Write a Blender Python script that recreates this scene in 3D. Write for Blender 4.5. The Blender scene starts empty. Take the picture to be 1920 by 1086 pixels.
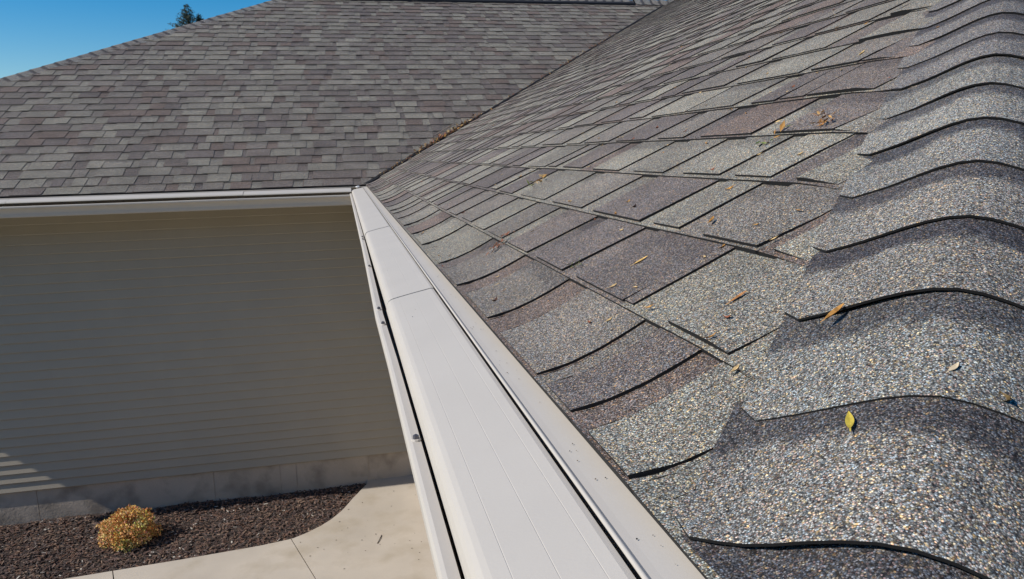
import bpy, bmesh, math, random
from mathutils import Vector, Matrix, noise
random.seed(7)
C = bpy.context.scene.collection
S = bpy.context.scene

# ------------------------------------------------------------------ camera, sky, sun, exposure
YAW, PITCH, ROLL = 0.2130, 0.1780, -0.0249
fw = Vector((math.sin(YAW)*math.cos(PITCH), math.cos(YAW)*math.cos(PITCH), -math.sin(PITCH)))
rt = Vector((math.cos(YAW), -math.sin(YAW), 0)); up = rt.cross(fw)
rt2 = rt*math.cos(ROLL)+up*math.sin(ROLL); up2 = -rt*math.sin(ROLL)+up*math.cos(ROLL)
cd = bpy.data.cameras.new('camera'); cam = bpy.data.objects.new('camera', cd); C.objects.link(cam)
cam.matrix_world = Matrix(((rt2.x, up2.x, -fw.x, -0.1951), (rt2.y, up2.y, -fw.y, -6.7409), (rt2.z, up2.z, -fw.z, 0.25), (0, 0, 0, 1)))
cd.sensor_width = 36; cd.lens = 1429.2/1920*36; cd.clip_start = 0.01; cd.clip_end = 2000
S.camera = cam

SUN = Vector((-0.767, -0.092, 0.638)).normalized()
w = bpy.data.worlds.new('World'); S.world = w; w.use_nodes = True
nt = w.node_tree
sky = nt.nodes.new('ShaderNodeTexSky'); sky.sky_type = 'NISHITA'; sky.sun_disc = False
sky.sun_elevation = math.asin(SUN.z); sky.sun_rotation = math.atan2(SUN.x, SUN.y)
sky.air_density = 1.0; sky.dust_density = 0.25; sky.ozone_density = 3.0
bg = nt.nodes['Background']; bg.inputs[1].default_value = 0.10
hs = nt.nodes.new('ShaderNodeHueSaturation'); hs.inputs['Saturation'].default_value = 1.6; hs.inputs['Value'].default_value = 1.12
nt.links.new(sky.outputs[0], hs.inputs['Color']); nt.links.new(hs.outputs[0], bg.inputs[0])
sl = bpy.data.lights.new('sun', 'SUN'); sl.energy = 4.2; sl.angle = math.radians(0.53); sl.color = (1, 0.94, 0.85)
so = bpy.data.objects.new('sun', sl); C.objects.link(so)
so.rotation_euler = SUN.to_track_quat('Z', 'Y').to_euler(); so.location = (-8, -2, 12)
S.view_settings.view_transform = 'Standard'; S.view_settings.look = 'None'
S.view_settings.exposure = 0.0; S.view_settings.gamma = 1.0; S.view_settings.use_curve_mapping = False

# ------------------------------------------------------------------ materials
def new_mat(name):
    m = bpy.data.materials.new(name); m.use_nodes = True
    n = m.node_tree.nodes; b = n['Principled BSDF']
    return m, m.node_tree, n, b
def N(nt, typ, **kw):
    n = nt.nodes.new(typ)
    for k, v in kw.items(): setattr(n, k, v)
    return n
def ramp(nt, fac, stops, interp='LINEAR'):
    r = N(nt, 'ShaderNodeValToRGB'); r.color_ramp.interpolation = interp
    el = r.color_ramp.elements
    while len(el) < len(stops): el.new(0.5)
    for e, (p, c) in zip(el, stops):
        e.position = p; e.color = (c, c, c, 1) if isinstance(c, (int, float)) else (*c, 1)
    nt.links.new(fac, r.inputs[0]); return r.outputs[0]
def mul(nt, a, b):
    n = N(nt, 'ShaderNodeMix', data_type='RGBA', blend_type='MULTIPLY'); n.inputs[0].default_value = 1
    for s, v in ((6, a), (7, b)):
        if isinstance(v, tuple): n.inputs[s].default_value = (*v, 1)
        else: nt.links.new(v, n.inputs[s])
    return n.outputs[2]
def mth(nt, op, a, b=None, c=None):
    n = N(nt, 'ShaderNodeMath', operation=op)
    for i, v in enumerate((a, b, c)):
        if v is None: continue
        if isinstance(v, (int, float)): n.inputs[i].default_value = v
        else: nt.links.new(v, n.inputs[i])
    return n.outputs[0]
def tex(nt, typ, scale, vec, **kw):
    n = N(nt, typ); n.inputs['Scale'].default_value = scale
    for k, v in kw.items(): n.inputs[k].default_value = v
    nt.links.new(vec, n.inputs['Vector']); return n

def granule_material():
    m, t, n, b = new_mat('granule_shingle')
    L = t.links
    tc = N(t, 'ShaderNodeTexCoord').outputs['Object']
    at = N(t, 'ShaderNodeVertexColor', layer_name='tint')
    v1 = tex(t, 'ShaderNodeTexVoronoi', 860, tc)
    v2 = tex(t, 'ShaderNodeTexVoronoi', 540, tc)
    s1 = N(t, 'ShaderNodeSeparateColor'); L.new(v1.outputs['Color'], s1.inputs[0])
    s2 = N(t, 'ShaderNodeSeparateColor'); L.new(v2.outputs['Color'], s2.inputs[0])
    uv = N(t, 'ShaderNodeUVMap', uv_map='UVMap'); su = N(t, 'ShaderNodeSeparateXYZ'); L.new(uv.outputs[0], su.inputs[0])
    nz = tex(t, 'ShaderNodeTexNoise', 14, tc, Detail=3.0)
    nz2 = tex(t, 'ShaderNodeTexNoise', 70, tc, Detail=2.0)
    # printed dark band near the head of each exposure, alpha carries its strength
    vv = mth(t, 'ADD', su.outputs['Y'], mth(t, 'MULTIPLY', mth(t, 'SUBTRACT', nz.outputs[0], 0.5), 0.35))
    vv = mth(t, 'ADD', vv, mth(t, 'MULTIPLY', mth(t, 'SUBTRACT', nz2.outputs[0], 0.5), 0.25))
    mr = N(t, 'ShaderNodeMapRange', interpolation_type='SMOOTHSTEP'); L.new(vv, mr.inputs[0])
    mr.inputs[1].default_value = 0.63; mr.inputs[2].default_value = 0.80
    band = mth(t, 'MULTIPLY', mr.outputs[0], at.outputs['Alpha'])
    lum = ramp(t, s1.outputs[0], [(0, .3), (.3, .68), (.6, 1.3), (.85, 2.4), (1, 3.6)])
    hue = ramp(t, s1.outputs[1], [(0, (1.5, 1.2, .82)), (.10, (.86, 1.0, 1.16)), (.34, (1.22, .9, .82)), (.50, (1, 1, 1))], 'CONSTANT')
    big = ramp(t, s2.outputs[0], [(0, (1, 1, 1)), (.82, (1.9, 1.62, 1.12)), (.90, (1.4, 1.5, 1.5)), (.95, (.3, .28, .3))], 'CONSTANT')
    c = mul(t, at.outputs['Color'], lum); c = mul(t, c, hue); c = mul(t, c, big)
    c = mul(t, c, ramp(t, v1.outputs['Distance'], [(.25, 1.08), (.72, .38)]))
    wz = tex(t, 'ShaderNodeTexNoise', 5, tc, Detail=4.0)
    c = mul(t, c, ramp(t, wz.outputs[0], [(.3, .84), (.7, 1.14)]))
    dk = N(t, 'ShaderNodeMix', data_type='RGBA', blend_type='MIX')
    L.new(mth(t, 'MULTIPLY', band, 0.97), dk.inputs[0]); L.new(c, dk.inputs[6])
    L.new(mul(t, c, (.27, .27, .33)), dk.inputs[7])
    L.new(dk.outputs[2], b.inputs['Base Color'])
    b.inputs['Roughness'].default_value = 0.85; b.inputs['Specular IOR Level'].default_value = 0.3
    bp = N(t, 'ShaderNodeBump'); bp.inputs['Strength'].default_value = 0.4; bp.inputs['Distance'].default_value = 0.0012
    bp.invert = True
    L.new(v1.outputs['Distance'], bp.inputs['Height']); 
    hm = mth(t, 'MULTIPLY', v1.outputs['Distance'], 1.0)
    L.new(hm, bp.inputs['Height']); L.new(bp.outputs[0], b.inputs['Normal'])
    return m

def simple(name, col, rough=0.6, var=0.1, scale=4.0, bump=0.0, bscale=60, spec=0.5, stain=None, detail=5.0):
    m, t, n, b = new_mat(name); L = t.links
    tc = N(t, 'ShaderNodeTexCoord').outputs['Object']
    nz = tex(t, 'ShaderNodeTexNoise', scale, tc, Detail=detail)
    c = mul(t, col, ramp(t, nz.outputs[0], [(.3, 1-var), (.7, 1+var)]))
    if stain:
        n2 = tex(t, 'ShaderNodeTexNoise', stain[1], tc, Detail=6.0)
        mx = N(t, 'ShaderNodeMix', data_type='RGBA'); L.new(ramp(t, n2.outputs[0], [(stain[2], 0), (stain[3], stain[4])]), mx.inputs[0])
        L.new(c, mx.inputs[6]); mx.inputs[7].default_value = (*stain[0], 1); c = mx.outputs[2]
    L.new(c, b.inputs['Base Color']); b.inputs['Roughness'].default_value = rough
    b.inputs['Specular IOR Level'].default_value = spec
    if bump:
        n3 = tex(t, 'ShaderNodeTexNoise', bscale, tc, Detail=6.0)
        bp = N(t, 'ShaderNodeBump'); bp.inputs['Strength'].default_value = bump; bp.inputs['Distance'].default_value = 0.01
        L.new(n3.outputs[0], bp.inputs['Height']); L.new(bp.outputs[0], b.inputs['Normal'])
    return m

def tinted(name, rough=0.7, scale=80, var=0.25, trans=0.0):
    """colour from the 'tint' attribute with procedural mottling"""
    m, t, n, b = new_mat(name); L = t.links
    tc = N(t, 'ShaderNodeTexCoord').outputs['Object']
    at = N(t, 'ShaderNodeVertexColor', layer_name='tint')
    nz = tex(t, 'ShaderNodeTexNoise', scale, tc, Detail=4.0)
    c = mul(t, at.outputs['Color'], ramp(t, nz.outputs[0], [(.3, 1-var), (.7, 1+var)]))
    L.new(c, b.inputs['Base Color']); b.inputs['Roughness'].default_value = rough
    b.inputs['Specular IOR Level'].default_value = 0.3
    return m

M_SH = granule_material()
M_EDGE = simple('asphalt_edge', (.009, .0085, .009), .9, .3, 200)
M_ALU = simple('coated_aluminium', (.575, .52, .448), .55, .02, 9, bump=.02, bscale=300, spec=.3, stain=((.42, .39, .35), 35, .62, .8, .10))
M_ALUIN = simple('gutter_inside', (.10, .09, .08), .8, .3, 30)
M_SID = simple('vinyl_siding', (.40, .352, .278), .5, .03, 3, spec=.4)
M_FND = simple('foundation_concrete', (.50, .42, .33), .9, .15, 3, bump=.25, bscale=50, stain=((.16, .13, .10), 4, .5, .7, .6))
M_CON = simple('walk_concrete', (.51, .45, .375), .9, .11, 1.7, bump=.15, bscale=160, stain=((.36, .30, .215), 3.5, .48, .72, .6))
M_SOIL = simple('mulch_soil', (.05, .036, .03), 1, .4, 30, bump=.8, bscale=60)
M_GRASS = simple('lawn', (.06, .09, .03), 1, .3, 8, bump=.5, bscale=80)
M_CHIP = tinted('bark_chip', .95, 120, .3)
M_LEAF = tinted('dry_leaf', .7, 160, .25)
M_FOL = tinted('foliage', .75, 20, .2)
M_BARK = simple('bark', (.12, .085, .06), .95, .3, 20, bump=.6, bscale=40)
M_RUB = simple('black_vent_mesh', (.012, .012, .014), .8, .2, 60)
M_METAL = simple('screw_metal', (.10, .095, .11), .35, .2, 200)
M_SEAL = simple('sealant', (.75, .74, .72), .5, .04, 60)

# ------------------------------------------------------------------ mesh builder
class MB:
    def __init__(s): s.v = []; s.f = []; s.m = []; s.uv = []; s.c = []
    def face(s, pts, mat=0, uv=None, col=(1, 1, 1, 0)):
        i = len(s.v); s.v += [tuple(p) for p in pts]; k = len(pts)
        s.f.append(tuple(range(i, i+k))); s.m.append(mat)
        s.uv += uv if uv else [(0, 0)]*k; s.c += [col]*k
    def box(s, lo, hi, mat=0, col=(1, 1, 1, 0)):
        x0, y0, z0 = lo; x1, y1, z1 = hi
        p = [(x0,y0,z0),(x1,y0,z0),(x1,y1,z0),(x0,y1,z0),(x0,y0,z1),(x1,y0,z1),(x1,y1,z1),(x0,y1,z1)]
        for q in ((3,2,1,0),(4,5,6,7),(0,1,5,4),(1,2,6,5),(2,3,7,6),(3,0,4,7)): s.face([p[a] for a in q], mat, None, col)
    def prism(s, poly, z0, z1, mat=0, col=(1,1,1,0)):
        n = len(poly)
        s.face([(x, y, z1) for x, y in poly], mat, None, col); s.face([(x, y, z0) for x, y in reversed(poly)], mat, None, col)
        for i in range(n):
            a, b = poly[i], poly[(i+1) % n]
            s.face([(*a, z0), (*b, z0), (*b, z1), (*a, z1)], mat, None, col)
    def build(s, name, mats, parent=None, weld=0.0, recalc=False, smooth=False, kind=None):
        me = bpy.data.meshes.new(name); me.from_pydata(s.v, [], s.f)
        for m in mats: me.materials.append(m)
        me.polygons.foreach_set('material_index', s.m)
        u = me.uv_layers.new(name='UVMap'); u.data.foreach_set('uv', [x for p in s.uv for x in p])
        a = me.color_attributes.new('tint', 'FLOAT_COLOR', 'CORNER'); a.data.foreach_set('color', [x for p in s.c for x in p])
        if weld or recalc:
            b = bmesh.new(); b.from_mesh(me)
            if weld: bmesh.ops.remove_doubles(b, verts=b.verts, dist=weld)
            if recalc: bmesh.ops.recalc_face_normals(b, faces=b.faces)
            b.to_mesh(me); b.free()
        if smooth: me.polygons.foreach_set('use_smooth', [True]*len(me.polygons))
        o = bpy.data.objects.new(name, me); C.objects.link(o)
        if parent is not None: put(o, parent)
        if kind: o['kind'] = kind
        return o
WM = {}
def world_of(o):
    return WM.get(o.name, Matrix.Identity(4))
def put(o, parent):
    o.parent = parent; o.matrix_parent_inverse = world_of(parent).inverted()
def empty(name, loc):
    o = bpy.data.objects.new(name, None); C.objects.link(o); o.location = loc; o.empty_display_size = .3
    WM[o.name] = Matrix.Translation(loc); return o
def tag(o, label=None, cat=None, group=None, kind=None):
    for k, v in (('label', label), ('category', cat), ('group', group), ('kind', kind)):
        if v: o[k] = v
    return o

# ------------------------------------------------------------------ key dimensions (metres)
T, ZC = 0.5026, -0.0091          # roof pitch; plane offset at the eave
E0, EX = -0.0057, 0.1362         # course spacing (horizontal run)
Y0, XH, RB, XRA = -6.512, -5.7589, 4.94, 5.6
ZG = -2.886                      # ground below the eave
WO = 0.45                        # wall set back behind the eave
def gz(s):
    if s >= .13: return ZC+T*s
    return .0563*(max(s, 0)/.13)**1.45
NRM = 1/math.sqrt(1+T*T)

house = empty('house', (2.5, 0.5, ZG))
tag(house, 'L shaped single storey house with grey shingle roofs, pale covered gutters and beige siding', 'house')

# ------------------------------------------------------------------ shingle slopes
def clip(poly, hp):
    a, b, c = hp; out = []
    for i in range(len(poly)):
        p, q = poly[i], poly[(i+1) % len(poly)]
        dp = a*p[0]+b*p[1]+c; dq = a*q[0]+b*q[1]+c
        if dp >= 0: out.append(p)
        if dp*dq < 0:
            k = dp/(dp-dq); out.append((p[0]+(q[0]-p[0])*k, p[1]+(q[1]-p[1])*k))
    return out
TINTS = [((.250, .248, .218), 4), ((.212, .209, .188), 4), ((.180, .170, .158), 4), ((.150, .132, .127), 3), ((.153, .120, .108), 2), ((.128, .114, .114), 2)]
TINTS = [((a*1.03, b_, c_*.94), w_) for (a, b_, c_), w_ in TINTS]
def pick(rng):
    r = rng.random()*sum(w for _, w in TINTS)
    for c, w_ in TINTS:
        r -= w_
        if r <= 0: break
    k = rng.uniform(.92, 1.08)
    return tuple(x*k for x in c)
def slope_fn(org, eu, es):
    n = (Vector((0, 0, 1))-T*es).normalized()
    def P(u, s, h):
        return org+eu*u+es*s+Vector((0, 0, gz(s)))+n*h
    return P
def make_slope(name, org, eu, es, u0, u1, smax, clips, seed, parent, gain=1.0, wav=.0022, soft=.28, hip=None, known=None):
    rng = random.Random(seed); mb = MB(); P = slope_fn(org, eu, es)
    ncourse = int((smax-E0)/EX)+1
    def wv(u, s): return noise.noise((u*2.3+seed, s*3.1, 0))*wav+noise.noise((u*9+seed, s*9, 4))*wav*.35
    def slab(poly, s0, s1, top, tint, alpha, usub, ssub):
        tint = tuple(v*(1-soft)+m_*gain*soft for v, m_ in zip(tint, (.187, .173, .153)))
        for hp in clips: 
            poly = clip(poly, hp)
            if len(poly) < 3: return
        us = [p[0] for p in poly]; ss = [p[1] for p in poly]
        if max(us)-min(us) < .004 or max(ss)-min(ss) < .004: return
        def H(u, s):
            k = min(1, max(0, (s-s0)/(s1-s0)))
            hk = 1.0 if hip is None else min(1, max(.25, .25+.75*((u-s-hip)-.2)/.08))
            t0 = top(u)
            return (t0*(1-k)+(.0008 if t0 < .009 else .0040)*k)*hk+wv(u, s)*hk
        ucut = [min(us)+(max(us)-min(us))*i/usub for i in range(usub+1)]
        scut = [min(ss)+(max(ss)-min(ss))*i/ssub for i in range(ssub+1)]
        for i in range(usub):
            pu = clip(clip(poly, (1, 0, -ucut[i])), (-1, 0, ucut[i+1]))
            if len(pu) < 3: continue
            for j in range(ssub):
                q = clip(clip(pu, (0, 1, -scut[j])), (0, -1, scut[j+1]))
                if len(q) < 3: continue
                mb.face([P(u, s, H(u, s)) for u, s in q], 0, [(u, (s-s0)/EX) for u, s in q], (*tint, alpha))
        npnt = len(poly)
        for i in range(npnt):
            a, b = poly[i], poly[(i+1) % npnt]
            if min(a[1], b[1]) > s1-.004: continue
            k = 4
            for j in range(k):
                p = (a[0]+(b[0]-a[0])*j/k, a[1]+(b[1]-a[1])*j/k); q = (a[0]+(b[0]-a[0])*(j+1)/k, a[1]+(b[1]-a[1])*(j+1)/k)
                mb.face([P(*p, -.003), P(*q, -.003), P(*q, H(*q)), P(*p, H(*p))], 1)
    flip = eu.cross(es).z < 0
    for k in range(ncourse):
        s0 = max(0, E0+EX*k); s1 = min(E0+EX*(k+1)+.022, smax)
        if s1-s0 < .02: continue
        ssub = 6 if k < 2 else 2
        u = u0-rng.random()*.2
        while u < u1:
            wt = rng.choice([.10, .13, .16, .19, .22, .25])*rng.uniform(.9, 1.1)
            ws = rng.choice([.04, .06, .08, .11])*rng.uniform(.9, 1.1) if rng.random() < .85 else .0025
            kn = (known or {}).get(k, [])
            nx = [q for q in kn if q > u+.004]
            if nx and u+wt+ws > kn[0]:
                g_ = nx[0]-u
                ws = 0.003 if g_ < .05 else min(.09, g_*rng.uniform(.22, .42)); wt = g_-ws
            # base layer under half of this tooth, the slot and half of the next
            ti = pick(rng); al = rng.choice([.0, .1, .15, .25, .45])
            tb = .0075+rng.uniform(0, .0006)
            dz = rng.uniform(-.0012, .0012)
            if True:
                ti2 = pick(rng)
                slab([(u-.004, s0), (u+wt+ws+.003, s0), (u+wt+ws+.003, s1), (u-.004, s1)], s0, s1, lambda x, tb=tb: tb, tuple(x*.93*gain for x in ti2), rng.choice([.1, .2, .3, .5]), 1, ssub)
            lift = rng.uniform(-.0003, .0010)
            if rng.random() < .04: lift += rng.uniform(.0005, .0018)
            l2 = lift*rng.uniform(.3, 1.4)
            a, b = u+rng.uniform(0, .007), u+wt-rng.uniform(0, .007)
            sl_ = rng.uniform(-.007, .007)
            sb = s0+rng.uniform(.003, .0085)
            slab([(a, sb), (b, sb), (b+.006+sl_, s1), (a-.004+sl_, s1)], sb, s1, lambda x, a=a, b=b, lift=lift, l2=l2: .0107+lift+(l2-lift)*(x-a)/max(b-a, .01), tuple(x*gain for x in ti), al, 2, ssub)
            u += wt+ws
    if flip:
        mb.f = [tuple(reversed(f)) for f in mb.f]
        i = 0
        for f in mb.f:
            k = len(f); mb.uv[i:i+k] = mb.uv[i:i+k][::-1]; mb.c[i:i+k] = mb.c[i:i+k][::-1]; i += k
    # deck under the shingles
    poly = [(u0-1, 0), (u1+1, 0), (u1+1, smax), (u0-1, smax)]
    for hp in clips: poly = clip(poly, hp)
    cells = [clip(clip(poly, (0, 1, -a)), (0, -1, b)) for a, b in ((0, .03), (.03, .06), (.06, .1), (.1, .13), (.13, smax))]
    for q in cells:
        if len(q) > 2: mb.face([P(u_, s_, -.0045) for u_, s_ in q], 1)
    return mb.build(name, [M_SH, M_EDGE], parent), P

EXv, EYv = Vector((1, 0, 0)), Vector((0, 1, 0)); O0 = Vector((0, 0, 0))
roofA, PA = make_slope('roof', O0, EYv, EXv, Y0-.1, 5.7, XRA, [(1, -1, -Y0), (-1, 1, -.006)], 11, house, gain=1.10, soft=.24, hip=Y0, known={0: [-6.24, -6.084, -5.951, -5.657, -5.36, -5.05, -4.69, -4.379, -4.074, -3.769, -3.5], 1: [-6.136, -5.904, -5.873, -5.615, -5.382, -5.14, -4.93, -4.724, -4.462, -4.228, -3.992, -3.8], 2: [-5.952, -5.734, -5.59, -5.272, -4.977, -4.637, -4.4], 3: [-5.741, -5.584, -5.36, -5.124, -4.85, -4.6, -4.485]})
roofA['label'] = 'sunlit grey shingle slope rising right of the covered gutter'
roofB, PB = make_slope('roof', O0, EXv, EYv, XH-.1, 5.0, RB, [(1, -1, -XH), (-1, 1, -.012)], 23, house, gain=.95)
roofB['label'] = 'farther grey shingle slope facing the viewer above the shaded wall'
OC = Vector((0, Y0, 0))
roofC, PC = make_slope('roof', OC, EXv, EYv, -.1, 4.5, 3.2, [(1, -1, 0)], 31, house, hip=0.0)
roofC['label'] = 'grey shingle slope falling away behind the near hip'
# unseen back slopes close the volume
mb = MB(); zr = ZC+T*XRA; zb = ZC+T*RB; g = (.18, .175, .175, .3)
mb.face([(XRA, Y0+XRA, zr), (2*XRA, Y0, ZC), (2*XRA, 14, ZC), (XRA, 14, zr)], 0, None, g)
mb.face([(3.2, Y0+3.2, ZC+T*3.2), (3.2, Y0+3.2, ZC+T*3.2-.001), (4.5, Y0, ZC), (2*XRA, Y0, ZC), (XRA, Y0+XRA, zr)], 0, None, g)
mb.face([(XH+RB, RB, zb), (RB, RB, zb), (XRA, 2*RB-4.2, ZC+T*4.2), (4.5, 2*RB, ZC), (XH, 2*RB, ZC)], 0, None, g)
mb.face([(XH, 0, ZC), (XH+RB, RB, zb), (XH, 2*RB, ZC)], 0, None, g)
mb.face([(XRA, 5.5, zr), (XRA, 14, zr), (4.5, 14, zr-T*1.1), (4.5, 2*RB, zr-T*1.1), (4.94, 4.94, zb)], 0, None, g)
mb.build('roof', [M_SH], house)['label'] = 'far side slopes of the shingle roof'

# ------------------------------------------------------------------ hip and ridge caps
def cap_line(name, H0, D, sA, sC, d_first, d_last, expo, half, parent, seed, lift0=.006, raise_=.0, tintset=None, rr=.045, seg=16, maxlift=.006, cuts=(), surf=None):
    rng = random.Random(seed); mb = MB()
    D = D.normalized(); a = (sA-D*sA.dot(D)).normalized(); c = (sC-D*sC.dot(D)).normalized()
    side = (c-a).normalized(); upn = -(a+c).normalized()
    cph = -a.dot(side); sph = -a.dot(upn)
    k = 0; d = d_first
    while d < d_last:
        e1 = d+expo+.03
        lo = lift0+rng.uniform(0, .002); bulge = rng.choice([.05, .2, .4, .8])*maxlift; bc = rng.uniform(-.6, -.2)*half
        tint = rng.choice([(.240, .236, .212), (.218, .214, .196), (.19, .182, .172), (.226, .214, .19)]); al = rng.uniform(.75, 1.)
        hw = half*rng.uniform(.97, 1.03); skew = rng.uniform(-.004, .004); r_ = rr*rng.uniform(.85, 1.15)
        ph = rng.random()*20
        def pos(wd, dd, h):
            h = h+raise_*(1-.65*min(1, abs(wd)/half)**1.5)-raise_
            flat = math.sqrt(wd*wd+r_*r_)-r_*.95*math.exp(-(wd/.075)**2)
            p = H0+D*dd+side*(wd*cph)-upn*(flat*sph)+upn*(h+raise_)
            if surf: p.z = max(p.z, surf(p.x, p.y)+h+raise_)
            return p
        def butt(wd):
            x = abs(wd)/hw
            ch = max(0, (x-.86)/.14)
            return d+skew*wd/hw+ch*ch*.022+noise.noise((wd*9, ph, 0))*.0014
        def top(wd, f):
            x = (wd-bc)/(half*.38)
            h = lo+bulge*math.exp(-x*x)
            h *= (1-f)**1.3
            return h+.0012+noise.noise((wd*6, d*7+f, ph))*.0008
        ws = [hw*(-1+2*i/seg) for i in range(seg+1)]
        fs = [0, .12, .3, .5, .75, 1]
        for i in range(seg):
            for j in range(len(fs)-1):
                q = []; u_ = []
                for wi, fj in ((ws[i], fs[j]), (ws[i+1], fs[j]), (ws[i+1], fs[j+1]), (ws[i], fs[j+1])):
                    b0 = butt(wi); dd = b0+(e1-b0)*fj
                    q.append(pos(wi, dd, top(wi, fj))); u_.append((wi, (dd-d)/expo))
                mb.face(q, 0, u_, (*tint, al))
            b0, b1 = butt(ws[i]), butt(ws[i+1])
            th = .0026
            mb.face([pos(ws[i], b0, top(ws[i], 0)-th), pos(ws[i+1], b1, top(ws[i+1], 0)-th), pos(ws[i+1], b1, top(ws[i+1], 0)), pos(ws[i], b0, top(ws[i], 0))], 1)
            # underside, seen where a butt has lifted
            mb.face([pos(ws[i], b0, top(ws[i], 0)-th), pos(ws[i], b0+.06, -.001), pos(ws[i+1], b1+.06, -.001), pos(ws[i+1], b1, top(ws[i+1], 0)-th)], 1)
        for wi in (ws[0], ws[-1]):
            for j in range(len(fs)-1):
                b0 = butt(wi); da, db = b0+(e1-b0)*fs[j], b0+(e1-b0)*fs[j+1]
                mb.face([pos(wi, da, -.003), pos(wi, db, -.003), pos(wi, db, top(wi, fs[j+1])), pos(wi, da, top(wi, fs[j]))], 1)
        d += expo*rng.uniform(.985, 1.015); k += 1
    o = mb.build(name, [M_SH, M_EDGE], parent, weld=.00002)
    b = bmesh.new(); b.from_mesh(o.data)
    for co, no in cuts: bmesh.ops.bisect_plane(b, geom=b.verts[:]+b.edges[:]+b.faces[:], plane_co=co, plane_no=no, clear_inner=True)
    b.to_mesh(o.data); b.free()
    return o
hipdir = Vector((1, 1, T))
downA, downC = Vector((-1, 0, -T)), Vector((0, -1, -T))
cap_line('hip_cap', Vector((0, Y0, ZC)), hipdir, downA, downC, -.013, 8.35, .1405, .150, roofA, 3, raise_=.0045, lift0=.0028, maxlift=.0042, rr=.045, surf=lambda x, y: min(gz(x), gz(y-Y0)), cuts=[((.003, 0, 0), (1, 0, 0)), ((0, Y0+.003, 0), (0, 1, 0))])
cap_line('hip_cap', Vector((XH, 0, ZC)), hipdir, downA, downC, 0.0, 7.35, .1405, .142, roofB, 5, raise_=.010, lift0=.003, maxlift=.003, cuts=[((XH+.003, 0, 0), (1, 0, 0)), ((0, .003, 0), (0, 1, 0))])
vent = MB()
for y_, s_ in ((-1, 1), (1, 1)):
    y_a, y_b = (RB-.135, RB-.004) if y_ < 0 else (RB+.004, RB+.135)
    za, zb2 = zb-T*.135, zb
    if y_ > 0: za, zb2 = zb, zb-T*.135
    p = [(-.55, y_a, za), (-.55, y_b, zb2), (4.33, y_b, zb2), (4.33, y_a, za)]
    q = [(x, y, z+.04) for x, y, z in p]
    vent.face(q[::-1]); vent.face(p)
    for i in range(4): vent.face([p[i], p[(i+1) % 4], q[(i+1) % 4], q[i]])
vent.build('ridge_vent', [M_RUB], roofB, recalc=True)
dB, dBk = Vector((0, -1, -T)), Vector((0, 1, -T))
cap_line('ridge_cap', Vector((-.62, RB, zb)), Vector((1, 0, 0)), dBk, dB, 0, 4.9, .141, .15, roofB, 8, raise_=.046, lift0=.006, maxlift=.002, seg=10)
cap_line('ridge_cap', Vector((4.36, RB, zb)), Vector((1, 0, 0)), dBk, dB, 0, .75, .141, .15, roofB, 9, raise_=.050, lift0=.008, maxlift=.002, seg=10)
cap_line('ridge_cap', Vector((XRA, Y0+XRA, zr)), Vector((0, 1, 0)), Vector((-1, 0, -T)), Vector((1, 0, -T)), 0, 14, .141, .15, roofA, 10, raise_=.012, lift0=.006, maxlift=.003, seg=10)

# valley: dark cut edge and flashing strip
mb = MB(); n_ = 90
def vz(x, y): return max(gz(x), gz(y))
rng = random.Random(4); prev = None
for i in range(n_+1):
    s = .02+(RB-.06)*i/n_
    wd = .030+rng.uniform(-.006, .006)+(.012 if s < .7 else 0)
    a = Vector((s-.001, s+.004, gz(s+.004)+.016+rng.uniform(0, .003))); b = Vector((s-wd, s+.004, gz(s+.004)+.0135))
    c_ = Vector((s+.004, s-.004, gz(s+.004)+.004)); l_ = b-Vector((0, 0, .02))
    cur = (c_, a, b, l_)
    if prev:
        for j in range(3): mb.face([prev[j], cur[j], cur[j+1], prev[j+1]])
    prev = cur
mb.build('valley_flashing', [M_EDGE], house)

# ------------------------------------------------------------------ gutters with covers
def thick(line, th):
    """closed profile from an open polyline"""
    out = []
    for i, p in enumerate(line):
        a = Vector(line[max(0, i-1)]); b = Vector(line[min(len(line)-1, i+1)])
        d = (b-a).normalized(); out.append((p[0]+d.y*-th, p[1]+d.x*th))
    return list(line)+out[::-1]
def sweep(mb, prof, mp, stations, dx=None, caps=True):
    rings = []
    for s in stations:
        o = dx(s) if dx else 0
        rings.append([mp(x+o, s, z) for x, z in prof])
    n = len(prof)
    for r0, r1 in zip(rings, rings[1:]):
        for i in range(n): mb.face([r0[i], r0[(i+1) % n], r1[(i+1) % n], r1[i]])
    if caps:
        mb.face(rings[0][::-1]); mb.face(rings[-1])
TROUGH = [(-.1265, -.0645), (-.1275, -.061), (-.137, -.0600), (-.1405, -.0612), (-.1425, -.065), (-.1425, -.073), (-.140, -.078), (-.134, -.083), (-.126, -.092), (-.119, -.105), (-.1145, -.118), (-.113, -.132), (-.110, -.146), (-.104, -.148), (-.02, -.149), (-.014, -.146), (-.013, -.02)]
PANEL = [(-.0311, -.0150), (-.036, -.0145), (-.0455, -.0165), (-.046, -.01685), (-.0465, -.0167), (-.0725, -.0222), (-.073, -.02255), (-.0735, -.0224), (-.1003, -.0285), (-.1008, -.02885), (-.1013, -.0287), (-.113, -.0318), (-.1175, -.0338), (-.1210, -.0368), (-.1235, -.0410), (-.1250, -.0465), (-.1252, -.0525), (-.1238, -.0560), (-.117, -.058)]
PANEL_B = PANEL[:-4]+[(-.1244, -.0425), (-.1235, -.0445), (-.1210, -.0455), (-.114, -.0458)]
def bead():
    pts = [(.035, -.0035), (0, -.0078), (-.018, -.0100), (-.0245, -.0105)]
    for i in range(9):
        a = math.radians(70+i*25); pts.append((-.0281+.0019*math.cos(a), -.0105+.0019*math.sin(a)))
    return pts
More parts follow.
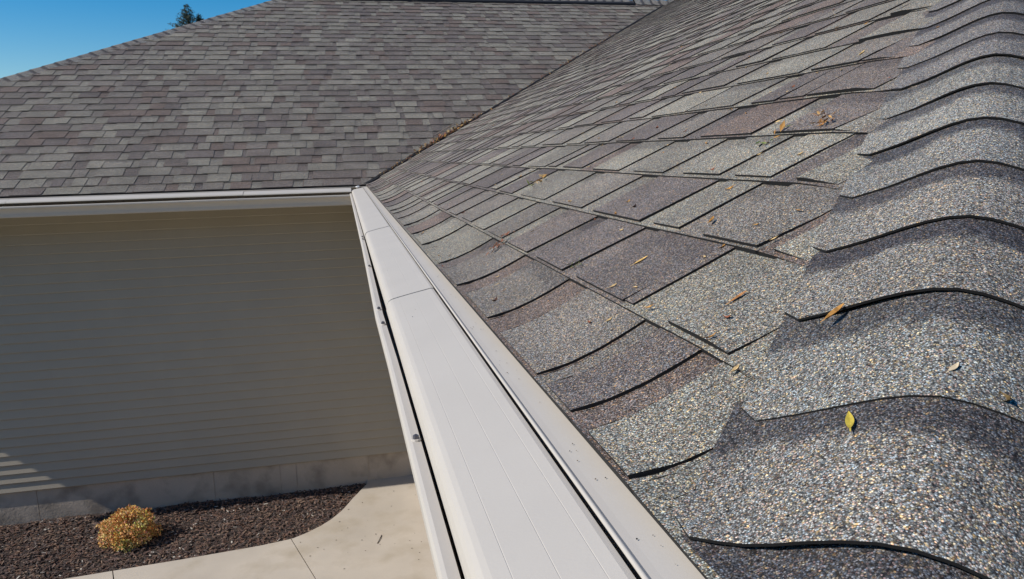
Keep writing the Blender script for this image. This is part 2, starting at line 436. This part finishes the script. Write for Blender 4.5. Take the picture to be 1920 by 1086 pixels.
def make_gutter(mp, s0, s1, seams, screws, dx, label, flange_end=None, far=False):
    st = sorted(set([s0, s1]+[x for x in (-5.6, -5.34, -5.24, -5.14, -4.6, -4.0, -3.0, -1.5) if s0 < x < s1])) if dx else [s0, s1]
    mb = MB(); sweep(mb, [(x_, z_+(-.007 if far else .003)) for x_, z_ in thick(TROUGH, .0012)], mp, st, dx)
    g_ = mb.build('gutter', [M_ALU], house, weld=.00005, recalc=True)
    if label: g_['label'] = label
    # dirty inside
    mb = MB(); sweep(mb, [(-.108, -.1425), (-.024, -.1435), (-.024, -.140), (-.108, -.139)], mp, [s0+.01, s1-.01]); mb.build('silt', [M_ALUIN], g_, recalc=True)
    edges = [s0]+seams+[flange_end if flange_end is not None else s1]
    for i in range(len(edges)-1):
        a, b = edges[i]+.0017, edges[i+1]-.0017
        dz = .0009*((i*7) % 3-1); tilt = [0, .0008, -.0006, .0004][i % 4]
        mb = MB(); prof = [(x+tilt, z+dz) for x, z in thick(PANEL_B if far else PANEL, -.0011)]
        sweep(mb, prof, mp, [a, (a+b)/2, b])
        if not far:
            x = a+.006
            while x < min(b-.012, -3.9):
                mb.face([mp(*v) for v in ((-.0352, x+.003, -.0138+dz), (-.0352, x+.0045, -.0138+dz), (-.0312, x+.0075, -.0142+dz), (-.0312, x+.004, -.0142+dz))], 1)  # flat dark quads stand in for the shade inside open slots
                x += .0165
        p_ = mb.build('gutter_cover', [M_ALU, M_ALUIN], g_, recalc=True)
        # flange that slides under the shingles
    mb = MB(); sweep(mb, thick(bead(), .0009), mp, [s0]+([] if far else [-5.27, -5.268])+[edges[-1]])
    mb.build('cover_flange', [M_ALU], g_, weld=.00004, recalc=True)
    for s_ in screws:
        mb = MB(); o = dx(s_) if dx else 0
        def cyl(r0, r1, z0, z1, mat, n=10, ox=0):
            for i in range(n):
                t0, t1 = 2*math.pi*i/n, 2*math.pi*(i+1)/n
                zo = -.007 if far else .003
                P0 = lambda t, r, z: mp(-.1335+o+ox+r*math.cos(t), s_+r*math.sin(t), z+zo)
                mb.face([P0(t0, r0, z0), P0(t1, r0, z0), P0(t1, r1, z1), P0(t0, r1, z1)], mat)
                mb.face([P0(t0, r1, z1), P0(t1, r1, z1), P0(0, 0, z1)], mat)
        cyl(.0058, .0050, -.0602, -.0585, 0); cyl(.0036, .0032, -.0585, -.0548, 1, 6)
        cyl(.0012, .0012, -.0548, -.0536, 1, 6)
        mb.box((0, 0, 0), (0, 0, 0)) if False else None
        mb.build('screw', [M_ALU, M_METAL], g_)
    return g_
def dxA(y):
    pts = [(-7.5, .0005), (-6.2, .0005), (-5.67, -.002), (-5.22, -.0062), (-5.0, -.0045), (-4.0, -.0015), (0, -.0005)]
    for (a, va), (b, vb) in zip(pts, pts[1:]):
        if a <= y <= b: return va+(vb-va)*(y-a)/(b-a)
    return 0
mpA = lambda x, s, z: (x, s, z)
mpB = lambda x, s, z: (s, x, z)
mpC = lambda x, s, z: (s, Y0+x, z)
gA = make_gutter(mpA, Y0-.14, -.128, [-5.235, -3.83, -2.3], [-5.943, -5.346, -5.204, -4.584, -3.86, -3.77], dxA, 'near gutter running away along the sunlit slope with pale cover panels', -.012)
gB = make_gutter(mpB, XH-.14, -.128, [-4.2, -2.75, -1.0], [-2.76, -2.55, -1.02, -.72], None, 'far gutter along the shaded wall', None, True)
gC = make_gutter(mpC, -.0, 11.2, [1.4, 2.8, 4.2, 5.6, 7, 8.4], [], None, None, None, True)
# inner corner pieces
mb = MB()
mb.box((-.33, -.034, -.0115), (-.012, .004, -.0075)); 
mb.face([(-.012, -.034, -.0075), (-.012, .004, -.0075), (.02, .004, .001), (.02, -.034, .001)])
mb.build('corner_flashing', [M_ALU], gB)
mb = MB(); bm_ = bmesh.new(); bmesh.ops.create_icosphere(bm_, subdivisions=2, radius=1)
for f in bm_.faces:
    mb.face([(-.075+v.co.x*.02+noise.noise(v.co*1.7)*.012, -.045+v.co.y*.013, -.008+v.co.z*.009+noise.noise(v.co*2.1)*.008) for v in f.verts])
bm_.free(); mb.build('sealant_patch', [M_SEAL], gA)

# ------------------------------------------------------------------ walls
def siding(mb, x0, x1, z0, z1, mp, expo=.0845, proj=.017, seed=1):
    rng = random.Random(seed); z = z0; k = 0; j = None
    while z < z1-.01:
        zt = min(z+expo, z1)
        if k % 2 == 0: j = [x0]+sorted(rng.uniform(x0+.2, x1-.2) for _ in range(2))+[x1]
        for i in range(len(j)-1):
            o = .0012*(i % 2)
            a, b = j[i], j[i+1]
            pr = [(-proj-o, z+.003), (-proj-o-.0008, z+.006), (-proj*.42-o, z+.7*(zt-z)), (-.0015-o, zt+.002)]
            bt = [(0, z)]+[(-proj-o+.002, z)]+pr
            for (d0, za), (d1, zb_) in zip(bt, bt[1:]):
                mb.face([mp(a, d0, za), mp(b, d0, za), mp(b, d1, zb_), mp(a, d1, zb_)])
        z = zt; k += 1
ZS = -2.622; ZF = -.155
mpWB = lambda x, d, z: (x, WO+d, z)
wall = MB(); siding(wall, XH+WO, WO-.0, ZS, ZF, mpWB, seed=2)
wall.box((XH+WO, WO+.001, ZS), (WO, WO+.12, ZF))
wB = wall.build('wall', [M_SID], house); wB['label'] = 'shaded beige lap siding wall under the far gutter'
wall = MB(); siding(wall, Y0+WO, WO, ZS, ZF, lambda s, d, z: (WO+d, s, z), seed=3)
wall.box((WO+.001, Y0+WO+.15, ZS), (WO+.12, WO, ZF))
wall.build('wall', [M_SID], house)['label'] = 'lap siding wall under the near gutter'
wall = MB()
siding(wall, WO, 2*XRA-WO, ZS, ZF, lambda s, d, z: (s, Y0+WO+d, z), seed=4)
wall.box((WO+.02, Y0+WO+.001, ZS), (2*XRA-WO, Y0+WO+.12, ZF))
wall.box((2*XRA-WO-.12, Y0+WO+.12, ZS), (2*XRA-WO, 13.5, ZF)); wall.box((4.5, 13.4, ZS), (2*XRA-WO-.12, 13.5, ZF))
wall.box((XH+WO, WO+.12, ZS), (XH+WO+.12, 2*RB-WO, ZF)); wall.box((XH+WO+.12, 2*RB-WO-.12, ZS), (4.9, 2*RB-WO, ZF))
wall.build('wall', [M_SID], house)
fn = MB(); cuts = [XH+WO, -4.2, -3.05, -1.55, -.95, -.80, -.12, WO]
for a, b in zip(cuts, cuts[1:]): fn.box((a+.002, WO+.004+.0015*(int(a*10) % 2), ZG-.25), (b-.002, WO+.1, ZS))
fn.box((XH+WO, WO+.012, ZG-.25), (WO, WO+.09, ZS-.003))
fn.box((WO+.004, Y0+WO, ZG-.25), (WO+.1, WO+.004, ZS)); fn.box((WO+.1, Y0+WO+.004, ZG-.25), (2*XRA-WO, Y0+WO+.1, ZS))
fn.box((XH+WO+.004, WO+.1, ZG-.25), (XH+WO+.1, 2*RB-WO, ZS))
fn.build('foundation', [M_FND], house)
sf = MB()
sf.box((XH, .0, -.165), (-.0, .018, -.012)); sf.box((.0, Y0, -.165), (.018, .018, -.012)); sf.box((.018, Y0, -.165), (11.2, Y0+.018, -.012))
sf.build('fascia', [M_ALU], house)
sf = MB(); sf.box((XH, .018, -.160), (WO, WO, -.152)); sf.box((.018, Y0+.018, -.160), (WO, .018, -.152)); sf.box((WO, Y0+.018, -.160), (11.2, Y0+WO, -.152))
sf.build('soffit', [M_ALU], house)

# ------------------------------------------------------------------ ground, mulch bed, concrete walk
mb = MB(); R_ = 700; n_ = 1
mb.face([(-R_, -R_, ZG-.12), (R_, -R_, ZG-.12), (R_, R_, ZG-.12), (-R_, R_, ZG-.12)])
mb.build('ground', [M_GRASS], kind='structure')
edge = [(-.135, .46), (-.15, .37), (-.185, .30), (-.24, .18), (-.292, .075), (-.34, -.045), (-.39, -.15), (-.47, -.28), (-.56, -.385), (-.67, -.48), (-.80, -.56), (-1.05, -.61), (-1.62, -.672), (-2.41, -.742), (-3.2, -.80), (-6.5, -1.0)]
# the bed: sheet of soil bounded loosely under the walk
mb = MB(); st = .09
xs = [-6.6+st*i for i in range(int(7.1/st)+1)]; ys = [-1.25+st*i for i in range(int(1.75/st)+1)]
def bz(x, y): return ZG-.035+noise.noise((x*3, y*3, 1))*.02+noise.noise((x*11, y*11, 2))*.012
for i in range(len(xs)-1):
    for j in range(len(ys)-1):
        q = [(xs[i], ys[j]), (xs[i+1], ys[j]), (xs[i+1], ys[j+1]), (xs[i], ys[j+1])]
        mb.face([(x, y, bz(x, y)) for x, y in q])
mb.build('mulch_bed', [M_SOIL], weld=.0001, smooth=True, kind='structure')
J1 = ((-.80, -.56), (-.587, -1.222)); J2 = ((-2.135, -.717), (-1.93, -1.36))
mb = MB()
def far_of(j, L): d = (Vector(j[1])-Vector(j[0])).normalized(); return tuple(Vector(j[0])+d*L)
f1, f2 = far_of(J1, 1.7), far_of(J2, 1.7); gp = .004
slabR = [(.46, .46)]+edge[:11]+[f1, (.46, -2.3)]
slabR = [(x+(gp if (x, y) in (edge[10], f1) else 0), y) for x, y in slabR]
slabM = [(J1[0][0]-gp, J1[0][1])]+edge[11:13]+[(J2[0][0]+gp, J2[0][1]), (f2[0]+gp, f2[1]), (f1[0]-gp, f1[1])]
slabL = [(J2[0][0]-gp, J2[0][1])]+edge[13:]+[(-6.5, -2.7), (f2[0]-gp, f2[1])]
for p in (slabR, slabM, slabL): mb.prism(p[::-1] if False else p, ZG-.1, ZG)
mb.prism([(.46, -2.31), (f1[0], f1[1]-.008), (f2[0], f2[1]-.008), (-6.5, -2.71), (-6.5, -6.3), (.46, -6.3)], ZG-.1, ZG)  # unseen concrete extension, added to bounce sunlight onto the wall
o = mb.build('concrete_walk', [M_CON], recalc=True, kind='structure')

# bark chips
def inside_walk(x, y):
    # distance test against edge polyline (walk lies below / right of it)
    for (x0, y0_), (x1, y1_) in zip(edge, edge[1:]):
        if min(y0_, y1_) <= y <= max(y0_, y1_) and y > -.56:
            return x > x0+(x1-x0)*(y-y0_)/((y1_-y0_) or 1)
        if min(x0, x1) <= x <= max(x0, x1) and y <= -.56:
            return y < y0_+(y1_-y0_)*(x-x0)/((x1-x0) or 1)
    return x > -.14
rng = random.Random(12); mb = MB(); cnt = 0
while cnt < 13000:
    x = -4.6+4.5*rng.random(); y = -.86+1.29*rng.random()
    if inside_walk(x+.015, y-.015): continue
    l, wd, hh = rng.uniform(.010, .05), rng.uniform(.005, .013), rng.uniform(.002, .005)
    M = Matrix.Translation((x, y, bz(x, y)+rng.uniform(.002, .02))) @ Matrix.Rotation(rng.uniform(0, 6.28), 4, 'Z') @ Matrix.Rotation(rng.gauss(0, .22), 4, 'Y') @ Matrix.Rotation(rng.gauss(0, .3), 4, 'X')
    col = rng.choice([(.095, .06, .05), (.075, .05, .043), (.125, .08, .06), (.05, .037, .034), (.16, .11, .08), (.115, .065, .046), (.085, .068, .062)])
    if rng.random() < .02: col = (.34, .31, .27)
    k = rng.uniform(.8, 1.2); col = tuple(v*k*1.45 for v in col)+(1,)
    pts = [M @ Vector((sx*l*.5*(rng.uniform(.7, 1)), sy*wd*.5, sz*hh*.5)) for sz in (-1, 1) for sx, sy in ((-1, -1), (1, -1), (1, 1), (-1, 1))]
    for q in ((4, 5, 6, 7), (0, 1, 5, 4), (1, 2, 6, 5), (2, 3, 7, 6), (3, 0, 4, 7)): mb.face([pts[a] for a in q], 0, None, col)
    cnt += 1
mb.build('bark_mulch', [M_CHIP], kind='stuff')

# ------------------------------------------------------------------ shrub
def leaf_quad(mb, p, d, n, l, w_, col):
    s = d.cross(n).normalized()
    mb.face([p, p+d*l*.45+s*w_*.5+n*l*.06, p+d*l, p+d*l*.45-s*w_*.5+n*l*.06], 0, None, col)
def rvec(rng):
    while True:
        v = Vector((rng.uniform(-1, 1), rng.uniform(-1, 1), rng.uniform(-1, 1)))
        if .05 < v.length < 1: return v.normalized()
rng = random.Random(21)
shrub = empty('shrub', (-2.16, -.17, ZG-.03)); tag(shrub, 'small rounded golden brown shrub growing in the dark bark mulch', 'shrub')
mf = MB(); ms = MB(); c0 = Vector((-2.16, -.17, ZG-.03))
for k in range(62):
    v = rvec(rng); v.z = abs(v.z)*.95+.03
    rad = Vector((.20, .185, .215))*rng.choice([.8, .95, 1.0, 1.1])
    ctr = c0+Vector((v.x*rad.x, v.y*rad.y, (.03 if k < 46 else .045)+(v.z if k < 46 else .05)*rad.z))
    base = rng.choice([(.70, .41, .14), (.78, .47, .17), (.64, .35, .12), (.70, .44, .17), (.66, .42, .15), (.84, .53, .23)])
    if rng.random() < .14: base = (.50, .42, .14)
    r_ = rng.uniform(.04, .062)
    for _ in range(120):
        d = rvec(rng); col = tuple(b_*rng.uniform(.7, 1.25) for b_ in base)+(1,)
        leaf_quad(mf, ctr+d*r_*rng.uniform(.55, 1.0), (d+rvec(rng)*.8).normalized(), rvec(rng), rng.uniform(.014, .024), rng.uniform(.010, .016), col)
    a = c0+Vector((rng.uniform(-.03, .03), rng.uniform(-.03, .03), 0)); b = ctr
    sd = Vector((.003, .002, 0))
    for s_ in (Vector((.004, 0, 0)), Vector((0, .004, 0))):
        ms.face([a-s_, a+s_, b+s_*.4, b-s_*.4])
mf.build('foliage', [M_FOL], shrub); ms.build('stem', [M_BARK], shrub)

# ------------------------------------------------------------------ conifer behind the roof
rng = random.Random(33)
tree = empty('spruce_tree', (-5.50, 25, ZG-.12)); tag(tree, 'dark conifer whose tip shows above the left hip of the far roof', 'tree')
tb = Vector((-5.50, 25, ZG-.12)); TH = 8.95
tr = MB(); n_ = 9
def tube(mb, p, q, r0, r1, n=7):
    d = (q-p).normalized(); a = d.orthogonal().normalized(); b = d.cross(a)
    for i in range(n):
        t0, t1 = 2*math.pi*i/n, 2*math.pi*(i+1)/n
        mb.face([p+(a*math.cos(t0)+b*math.sin(t0))*r0, p+(a*math.cos(t1)+b*math.sin(t1))*r0, q+(a*math.cos(t1)+b*math.sin(t1))*r1, q+(a*math.cos(t0)+b*math.sin(t0))*r1])
tube(tr, tb, tb+Vector((.02, 0, TH-.3)), .16, .012)
cr = MB()
def spray(p, d, L, col):
    tube(tr, p, p+d*L, .012*L+.002, .002, 4)
    nn = int(34*L)+10
    for i in range(nn):
        f = rng.random(); q = p+d*L*f
        dd = (d*.55+rvec(rng)).normalized()
        k = rng.uniform(.7, 1.3)
        leaf_quad(cr, q, dd, rvec(rng), rng.uniform(.07, .14)*(1.15-.5*f), .022, tuple(c_*k for c_ in col)+(1,))
def leader(top, height, base_r, n, dens=1):
    for i in range(n):
        f = rng.random()**.8; z = top.z-.02-f*height
        a = rng.uniform(0, 6.28); L = (.07+base_r*f)*rng.uniform(.6, 1.15)
        d = Vector((math.cos(a), math.sin(a), rng.uniform(.15, .7)*(1-.5*f))).normalized()
        spray(Vector((top.x, top.y, z)), d, L, rng.choice([(.085, .105, .075), (.11, .125, .08), (.13, .13, .085)]))
tp = tb+Vector((.02, 0, TH))
leader(tp, 1.3, .85, 150)
leader(tp+Vector((.40, .1, -.22)), .7, .22, 46)
tube(tr, tp+Vector((.1, 0, -1.2)), tp+Vector((.40, .1, -.24)), .03, .006)
for i in range(170):
    f = .15+.85*rng.random(); z = tp.z-f*8; a = rng.uniform(0, 6.28); L = (.3+1.5*f)*rng.uniform(.7, 1.1)
    spray(Vector((tp.x, tp.y, z)), Vector((math.cos(a), math.sin(a), .12)).normalized(), L, (.05, .066, .04))
tr.build('trunk', [M_BARK], tree); cr.build('crown', [M_FOL], tree)

# ------------------------------------------------------------------ unseen trees added behind the viewer to block low sky light
rng = random.Random(41); mb = MB()
for i in range(120):
    x = -60+i*1.05+rng.uniform(-.5, .5); hgt = rng.uniform(9, 14)
    for k in range(110):
        f = rng.random(); p = Vector((x+rng.gauss(0, 1.5), -34+rng.gauss(0, 1.6), ZG+.2+hgt*f))
        d = rvec(rng); leaf_quad(mb, p, d, rvec(rng), rng.uniform(.9, 1.7), rng.uniform(.7, 1.2), (.06*rng.uniform(.6, 1.3), .075*rng.uniform(.7, 1.3), .03, 1))
mb.build('sky_blocker_trees', [M_FOL], kind='stuff')

# ------------------------------------------------------------------ dry leaves on the roof
def leaf_mesh(name, L, W, curl, fold, col, twist=0.0, nl=7):
    mb = MB(); rg = random.Random(int(L*1e5)+int(curl*100))
    rows = []
    for i in range(nl+1):
        f = i/nl; wd = W*.5*(math.sin(math.pi*min(1, f*1.02+.02))**.75+.04)*(1 if f < .6 else 1.0)
        x = (f-.5)*L; z = curl*L*(2*f-1)**2; a = twist*(f-.5)
        ca, sa = math.cos(a), math.sin(a)
        rows.append([(x, -wd*ca, z+fold*wd-wd*sa), (x, 0, z), (x, wd*ca, z+fold*wd+wd*sa)])
    th = .0004
    for i in range(nl):
        for j in range(2):
            k = rg.uniform(.75, 1.2); c = tuple(v*k for v in col)+(1,)
            q = [rows[i][j], rows[i+1][j], rows[i+1][j+1], rows[i][j+1]]
            mb.face(q, 0, None, c); mb.face([(x, y, z-th) for x, y, z in reversed(q)], 0, None, c)
    mb.face([(-L*.5, -.0006, curl*L), (-L*.72, -.0004, curl*L*1.3), (-L*.72, .0004, curl*L*1.3), (-L*.5, .0006, curl*L)], 0, None, (*col, 1))
    o = mb.build(name, [M_LEAF]); return o
def hs(s_):
    return .0117-.0060*(((s_-E0)/EX) % 1)
def place_on(o, x, y, rot, tilt=0, h=None):
    n = Vector((-T, 0, 1)).normalized()
    q = Vector((0, 0, 1)).rotation_difference(n)
    o.rotation_mode = 'QUATERNION'
    if h is None: h = hs(x)
    from mathutils import Quaternion
    o.rotation_quaternion = q @ Quaternion((0, 0, 1), rot) @ Quaternion((1, 0, 0), tilt)
    o.location = Vector((x, y, gz(min(x, y-Y0))))+n*h
    return o
OR, TAN, BR, YL, RD = (.50, .26, .07), (.60, .42, .20), (.12, .06, .035), (.55, .42, .06), (.34, .12, .06)
protos = {
 'tan': (leaf_mesh('dry_leaf', .013, .0042, .12, .5, TAN, .6), 'small pale tan leaf scrap lying on the sunlit shingle slope', 'pale tan leaf scraps on the near slope'),
 'orange': (leaf_mesh('dry_leaf', .015, .0040, .2, .6, OR, .9), 'small orange brown curled leaf scrap lying on the sunlit shingle slope', 'orange brown leaf scraps on the near slope'),
 'red': (leaf_mesh('dry_leaf', .012, .0046, .25, .5, RD, 1.1), 'small reddish brown leaf scrap lying on the sunlit shingle slope', 'reddish leaf scraps on the near slope'),
}
spots = [(1.092,-4.9,'orange'),(1.075,-5.032,'orange'),(1.012,-5.085,'tan'),(1.362,-4.234,'tan'),(1.217,-4.431,'tan'),(1.316,-4.5,'orange'),(.794,-5.345,'tan'),(.738,-5.267,'red'),(.727,-5.199,'tan'),(.803,-5.25,'tan'),(1.036,-4.554,'orange'),(.703,-4.948,'tan'),(.67,-5.129,'orange'),(.637,-5.258,'orange'),(.585,-5.089,'tan'),(.583,-5.469,'tan'),(.615,-5.38,'tan'),(.52,-5.316,'orange'),(.474,-5.595,'tan'),(.423,-5.538,'red'),(.38,-5.675,'orange'),(.475,-5.71,'tan'),(.93,-5.438,'orange'),(1.359,-4.531,'tan'),(.715,-5.283,'tan'),(.71,-5.596,'red'),
 (.313,-5.43,'tan'),(.284,-5.155,'orange'),(.275,-5.469,'orange'),(.247,-5.566,'tan'),(.256,-5.407,'red'),(.181,-5.233,'tan'),(.307,-5.883,'orange'),(.264,-5.879,'orange'),(.239,-5.879,'tan'),(.147,-5.809,'tan'),(.159,-5.856,'tan'),(.142,-5.942,'orange'),(.109,-5.894,'tan'),(.094,-5.866,'red'),(.143,-6.092,'orange'),(.17,-6.071,'red'),(.129,-6.16,'tan'),(.346,-5.911,'orange'),(.287,-5.956,'tan'),
 (.021,-4.954,'orange'),(.038,-5.005,'orange'),(.009,-5.115,'red'),(.07,-5.413,'tan'),(.058,-5.466,'tan'),(.059,-5.525,'orange'),(.024,-5.305,'tan'),(.103,-4.616,'tan'),(.035,-4.445,'orange'),(.091,-3.779,'tan'),(.153,-4.505,'red'),(.107,-5.142,'tan'),
 (.351,-4.398,'orange'),(.292,-4.293,'tan'),(.35,-4.115,'tan'),(.562,-4.733,'tan'),(.484,-5.191,'orange'),(.605,-4.871,'red'),(.528,-4.658,'orange'),(.415,-4.892,'tan'),(.284,-5.164,'tan'),(.314,-5.427,'orange'),
 (.62,-4.2,'tan'),(.85,-3.9,'orange'),(1.2,-3.6,'tan'),(.45,-3.5,'tan'),(.7,-3.1,'orange'),(.25,-3.2,'tan'),(1.5,-3.2,'tan'),(1.75,-3.7,'orange'),(1.9,-3.0,'tan'),(1.1,-2.6,'orange'),(.5,-2.2,'tan')]
rx = random.Random(77)
while len(spots) < 135:
    y = rx.uniform(-5.4, -.6); x = rx.uniform(.06, min(2.6, y-Y0-.35))
    if x > y-.1 and y > -.2: continue
    spots.append((x, y, rx.choice(['tan', 'orange', 'tan', 'red'])))
rng = random.Random(5); first = dict((k, True) for k in protos)
for x, y, kd in spots:
    p, lab, grp = protos[kd]
    if first[kd]: o = p; first[kd] = False
    else: o = p.copy(); C.objects.link(o)
    place_on(o, x, y, rng.uniform(-.9, .9)+(.6 if rng.random() < .7 else 2), rng.uniform(-.4, .4))
    k = rng.uniform(.5, .95)*(1.3 if y > -4.9 else 1); o.scale = (k, k, k)
    tag(o, lab, 'leaf', grp)
def single(args, x, y, rot, label, h=None, tilt=.1):
    o = leaf_mesh('dry_leaf', *args); place_on(o, x, y, rot, tilt, h); tag(o, label, 'leaf'); return o
single((.026, .0055, .08, .8, OR, .3), .213, -6.179, .25, 'long orange brown leaf tucked against the butt of a near hip cap', .012)
single((.020, .0056, .10, .5, YL, .2), .131, -6.315, .95, 'yellow leaf lying alone on the dark band of the nearest hip cap', .012)
single((.013, .0060, .3, .6, (.14, .09, .03), 1.2), .220, -6.348, 1.2, 'dark brown curled leaf high on the near hip cap at the right', .013)
single((.011, .0040, .1, .3, (.62, .5, .33), .2), .207, -6.317, .2, 'pale straw flake on the near hip cap at the right', .011)
single((.024, .0050, .06, .6, (.68, .45, .16), .3), .201, -5.768, .05, 'long bright tan leaf beside a narrow double joint of the near slope')
single((.021, .0050, .10, .7, OR, .6), .301, -5.777, .7, 'orange brown leaf standing on edge below a lifted tab')
single((.030, .0055, .06, .5, (.60, .42, .18), .3), .861, -5.316, .5, 'longest tan leaf on the upper part of the near slope')
single((.024, .0045, .05, .6, (.50, .24, .09), .3), .198, -6.04, .15, 'thin rusty leaf lying near the cap edge of the near hip')
single((.009, .006, .4, .5, (.05, .03, .025), 1), .302, -5.49, .5, 'tiny dark bud on a pale tab of the near slope')
single((.012, .006, .4, .5, (.10, .045, .03), 1), .036, -5.567, .5, 'dark brown husk close to the gutter edge of the near slope')
def clump(name, x, y, n, spread, cols, label, seed, ln=(.012, .03), elong=0, rot=0, hmax=.02, cat='leaf clump'):
    rg = random.Random(seed); mb = MB(); ce = Vector((x, y, gz(x))); nn = Vector((-T, 0, 1)).normalized()
    e1 = Vector((1, 0, T)).normalized(); e2 = Vector((0, 1, 0))
    dv = e1*math.cos(rot)+e2*math.sin(rot); sv = nn.cross(dv)
    for _ in range(n):
        p = ce+dv*rg.gauss(0, spread*(1+elong))+sv*rg.gauss(0, spread*.6)
        p_x = p.x; p = p+nn*(hs(p_x)+rg.uniform(0, hmax-.006))
        d = (dv*elong+e1*rg.uniform(-1, 1)+e2*rg.uniform(-1, 1)+nn*rg.uniform(-.2, .5)).normalized()
        c = rg.choice(cols); k = rg.uniform(.7, 1.2)
        nv = (nn+rvec(rg)*.8).normalized(); l = rg.uniform(*ln); w_ = l*rg.uniform(.18, .38)
        s = d.cross(nv).normalized(); col = tuple(v*k for v in c)+(1,)
        mid = p+d*l*.5
        mb.face([p, mid+s*w_*.5, p+d*l, mid-nv*w_*.25], 0, None, col); mb.face([p, mid-nv*w_*.25, p+d*l, mid-s*w_*.5], 0, None, col)
    return tag(mb.build(name, [M_LEAF]), label, cat)
clump('leaf_clump', .562, -5.646, 40, .008, [(.42, .20, .06), (.46, .27, .10), (.30, .14, .05)], 'crumpled orange clump of dry leaves on a butt line near the hip caps', 1, ln=(.006, .017), hmax=.026)
clump('leaf_clump', .122, -5.188, 40, .010, [RD, (.36, .15, .08), BR], 'reddish brown elongated clump of dry leaves on the lower near slope', 2, ln=(.006, .018), elong=1.5, rot=.75, hmax=.016)
clump('leaf_clump', .336, -4.699, 22, .016, [TAN, (.22, .25, .07), OR], 'loose tan and green scatter of leaf bits on the middle near slope', 3, hmax=.016)
clump('leaf_clump', .522, -5.557, 9, .012, [OR, (.16, .2, .05)], 'sparse orange and green leaf bits below the crumpled orange clump', 4, hmax=.014)
clump('moss_tuft', .150, -5.632, 14, .007, [(.12, .16, .03), (.2, .2, .05)], 'tiny green moss tuft in a tab joint near the gutter', 6, ln=(.006, .012), hmax=.012, cat='moss')
# dead leaves packed along the foot of the valley
rg = random.Random(9); mb = MB()
def vleaf(s, off, hmax, ln, cols, n=1):
    for _ in range(n):
        ss = s; p = Vector((ss-abs(rg.gauss(0, off))-.004, ss+rg.uniform(-.02, .02), 0)); p.z = gz(max(p.y, 0.01))+rg.uniform(.012, hmax)
        d = (Vector((1, 1, T))*rg.uniform(-.6, 1)+rvec(rg)).normalized(); nv = rvec(rg); l = rg.uniform(*ln); w_ = l*rg.uniform(.2, .5)
        s_ = d.cross(nv).normalized(); k = rg.uniform(.6, 1.2); col = tuple(v*k for v in rg.choice(cols))+(1,)
        mb.face([p, p+d*l*.5+s_*w_*.5, p+d*l, p+d*l*.5-s_*w_*.5], 0, None, col)
VC = [OR, TAN, BR, (.30, .16, .08), (.20, .11, .06), RD]
for i in range(420): vleaf(rg.triangular(.42, 1.35, .8), .022, .035, (.015, .045), VC)
for i in range(120): vleaf(rg.uniform(.12, .5), .02, .02, (.01, .03), VC)
for i in range(220): vleaf(rg.uniform(1.3, 3.6), .025, .03, (.012, .035), VC)
tag(mb.build('valley_leaf_litter', [M_LEAF], kind='stuff'), 'dead brown leaves packed along the foot of the roof valley', 'leaf litter')
# stick lying on the litter in the valley
def stick(name, pts, r, col, label, cat='twig'):
    mb = MB()
    for a, b in zip(pts, pts[1:]):
        a, b = Vector(a), Vector(b); d = (b-a).normalized(); u_ = d.orthogonal().normalized(); v_ = d.cross(u_)
        for i in range(6):
            t0, t1 = i*math.pi/3, (i+1)*math.pi/3
            mb.face([a+(u_*math.cos(t0)+v_*math.sin(t0))*r, a+(u_*math.cos(t1)+v_*math.sin(t1))*r, b+(u_*math.cos(t1)+v_*math.sin(t1))*r*.9, b+(u_*math.cos(t0)+v_*math.sin(t0))*r*.9], 0, None, (*col, 1))
    return tag(mb.build(name, [M_LEAF]), label, cat)
stick('twig', [(.70, .79, gz(.79)+.04), (.82, .91, gz(.91)+.045), (.93, 1.0, gz(1.0)+.05)], .006, (.35, .28, .22), 'grey twig lying on the dead leaves in the roof valley')
stick('twig', [(-.10, -.83, ZG+.004), (-.075, -.76, ZG+.006), (-.06, -.70, ZG+.004)], .003, (.05, .035, .025), 'small dark twig lying on the concrete walk beside the gutter')
# roof grit washed onto the near gutter cover
mb = MB(); rg = random.Random(27)
for i in range(90):
    y = -6.4+4.4*rg.random()**1.3; f = rg.random()
    x = -.005-.022*f*f if f < .92 else rg.uniform(-.11, -.036)
    if i < 14: x, y = -.045+rg.gauss(0, .008), -3.72+rg.gauss(0, .05)
    z = -.0066+(x*.12 if x > -.03 else -.0105+(x+.03)*.235-(-.0066)*0+.0003) if x > -.03 else -.0147+(x+.036)*.213+.0006
    l = rg.uniform(.0005, .0011); a = rg.uniform(0, 6.28)
    q = [Vector((x+l*math.cos(a+j*2.09), y+l*math.sin(a+j*2.09), z)) for j in range(3)]; tp_ = Vector((x, y, z+l))
    for j in range(3): mb.face([q[j], q[(j+1) % 3], tp_], 0, None, rg.choice([(.05, .045, .045, 1), (.14, .10, .07, 1), (.2, .19, .18, 1)]))
mb.build('roof_grit', [M_CHIP], kind='stuff')
# crumbs on the walk
mb = MB(); rg = random.Random(17)
for i in range(46):
    x, y = rg.uniform(-.75, .3), rg.uniform(-1.2, .25)
    if not inside_walk(x-.03, y+.03): continue
    l = rg.uniform(.003, .011); a = rg.uniform(0, 6.28); d = Vector((math.cos(a), math.sin(a), 0)); s_ = Vector((-d.y, d.x, 0))*.45
    p = Vector((x, y, ZG+.002))
    mb.face([p-d*l, p-s_*l+Vector((0, 0, .002)), p+d*l, p+s_*l+Vector((0, 0, .002))], 0, None, (.07, .05, .035, 1))
mb.build('walk_crumbs', [M_CHIP], kind='stuff')
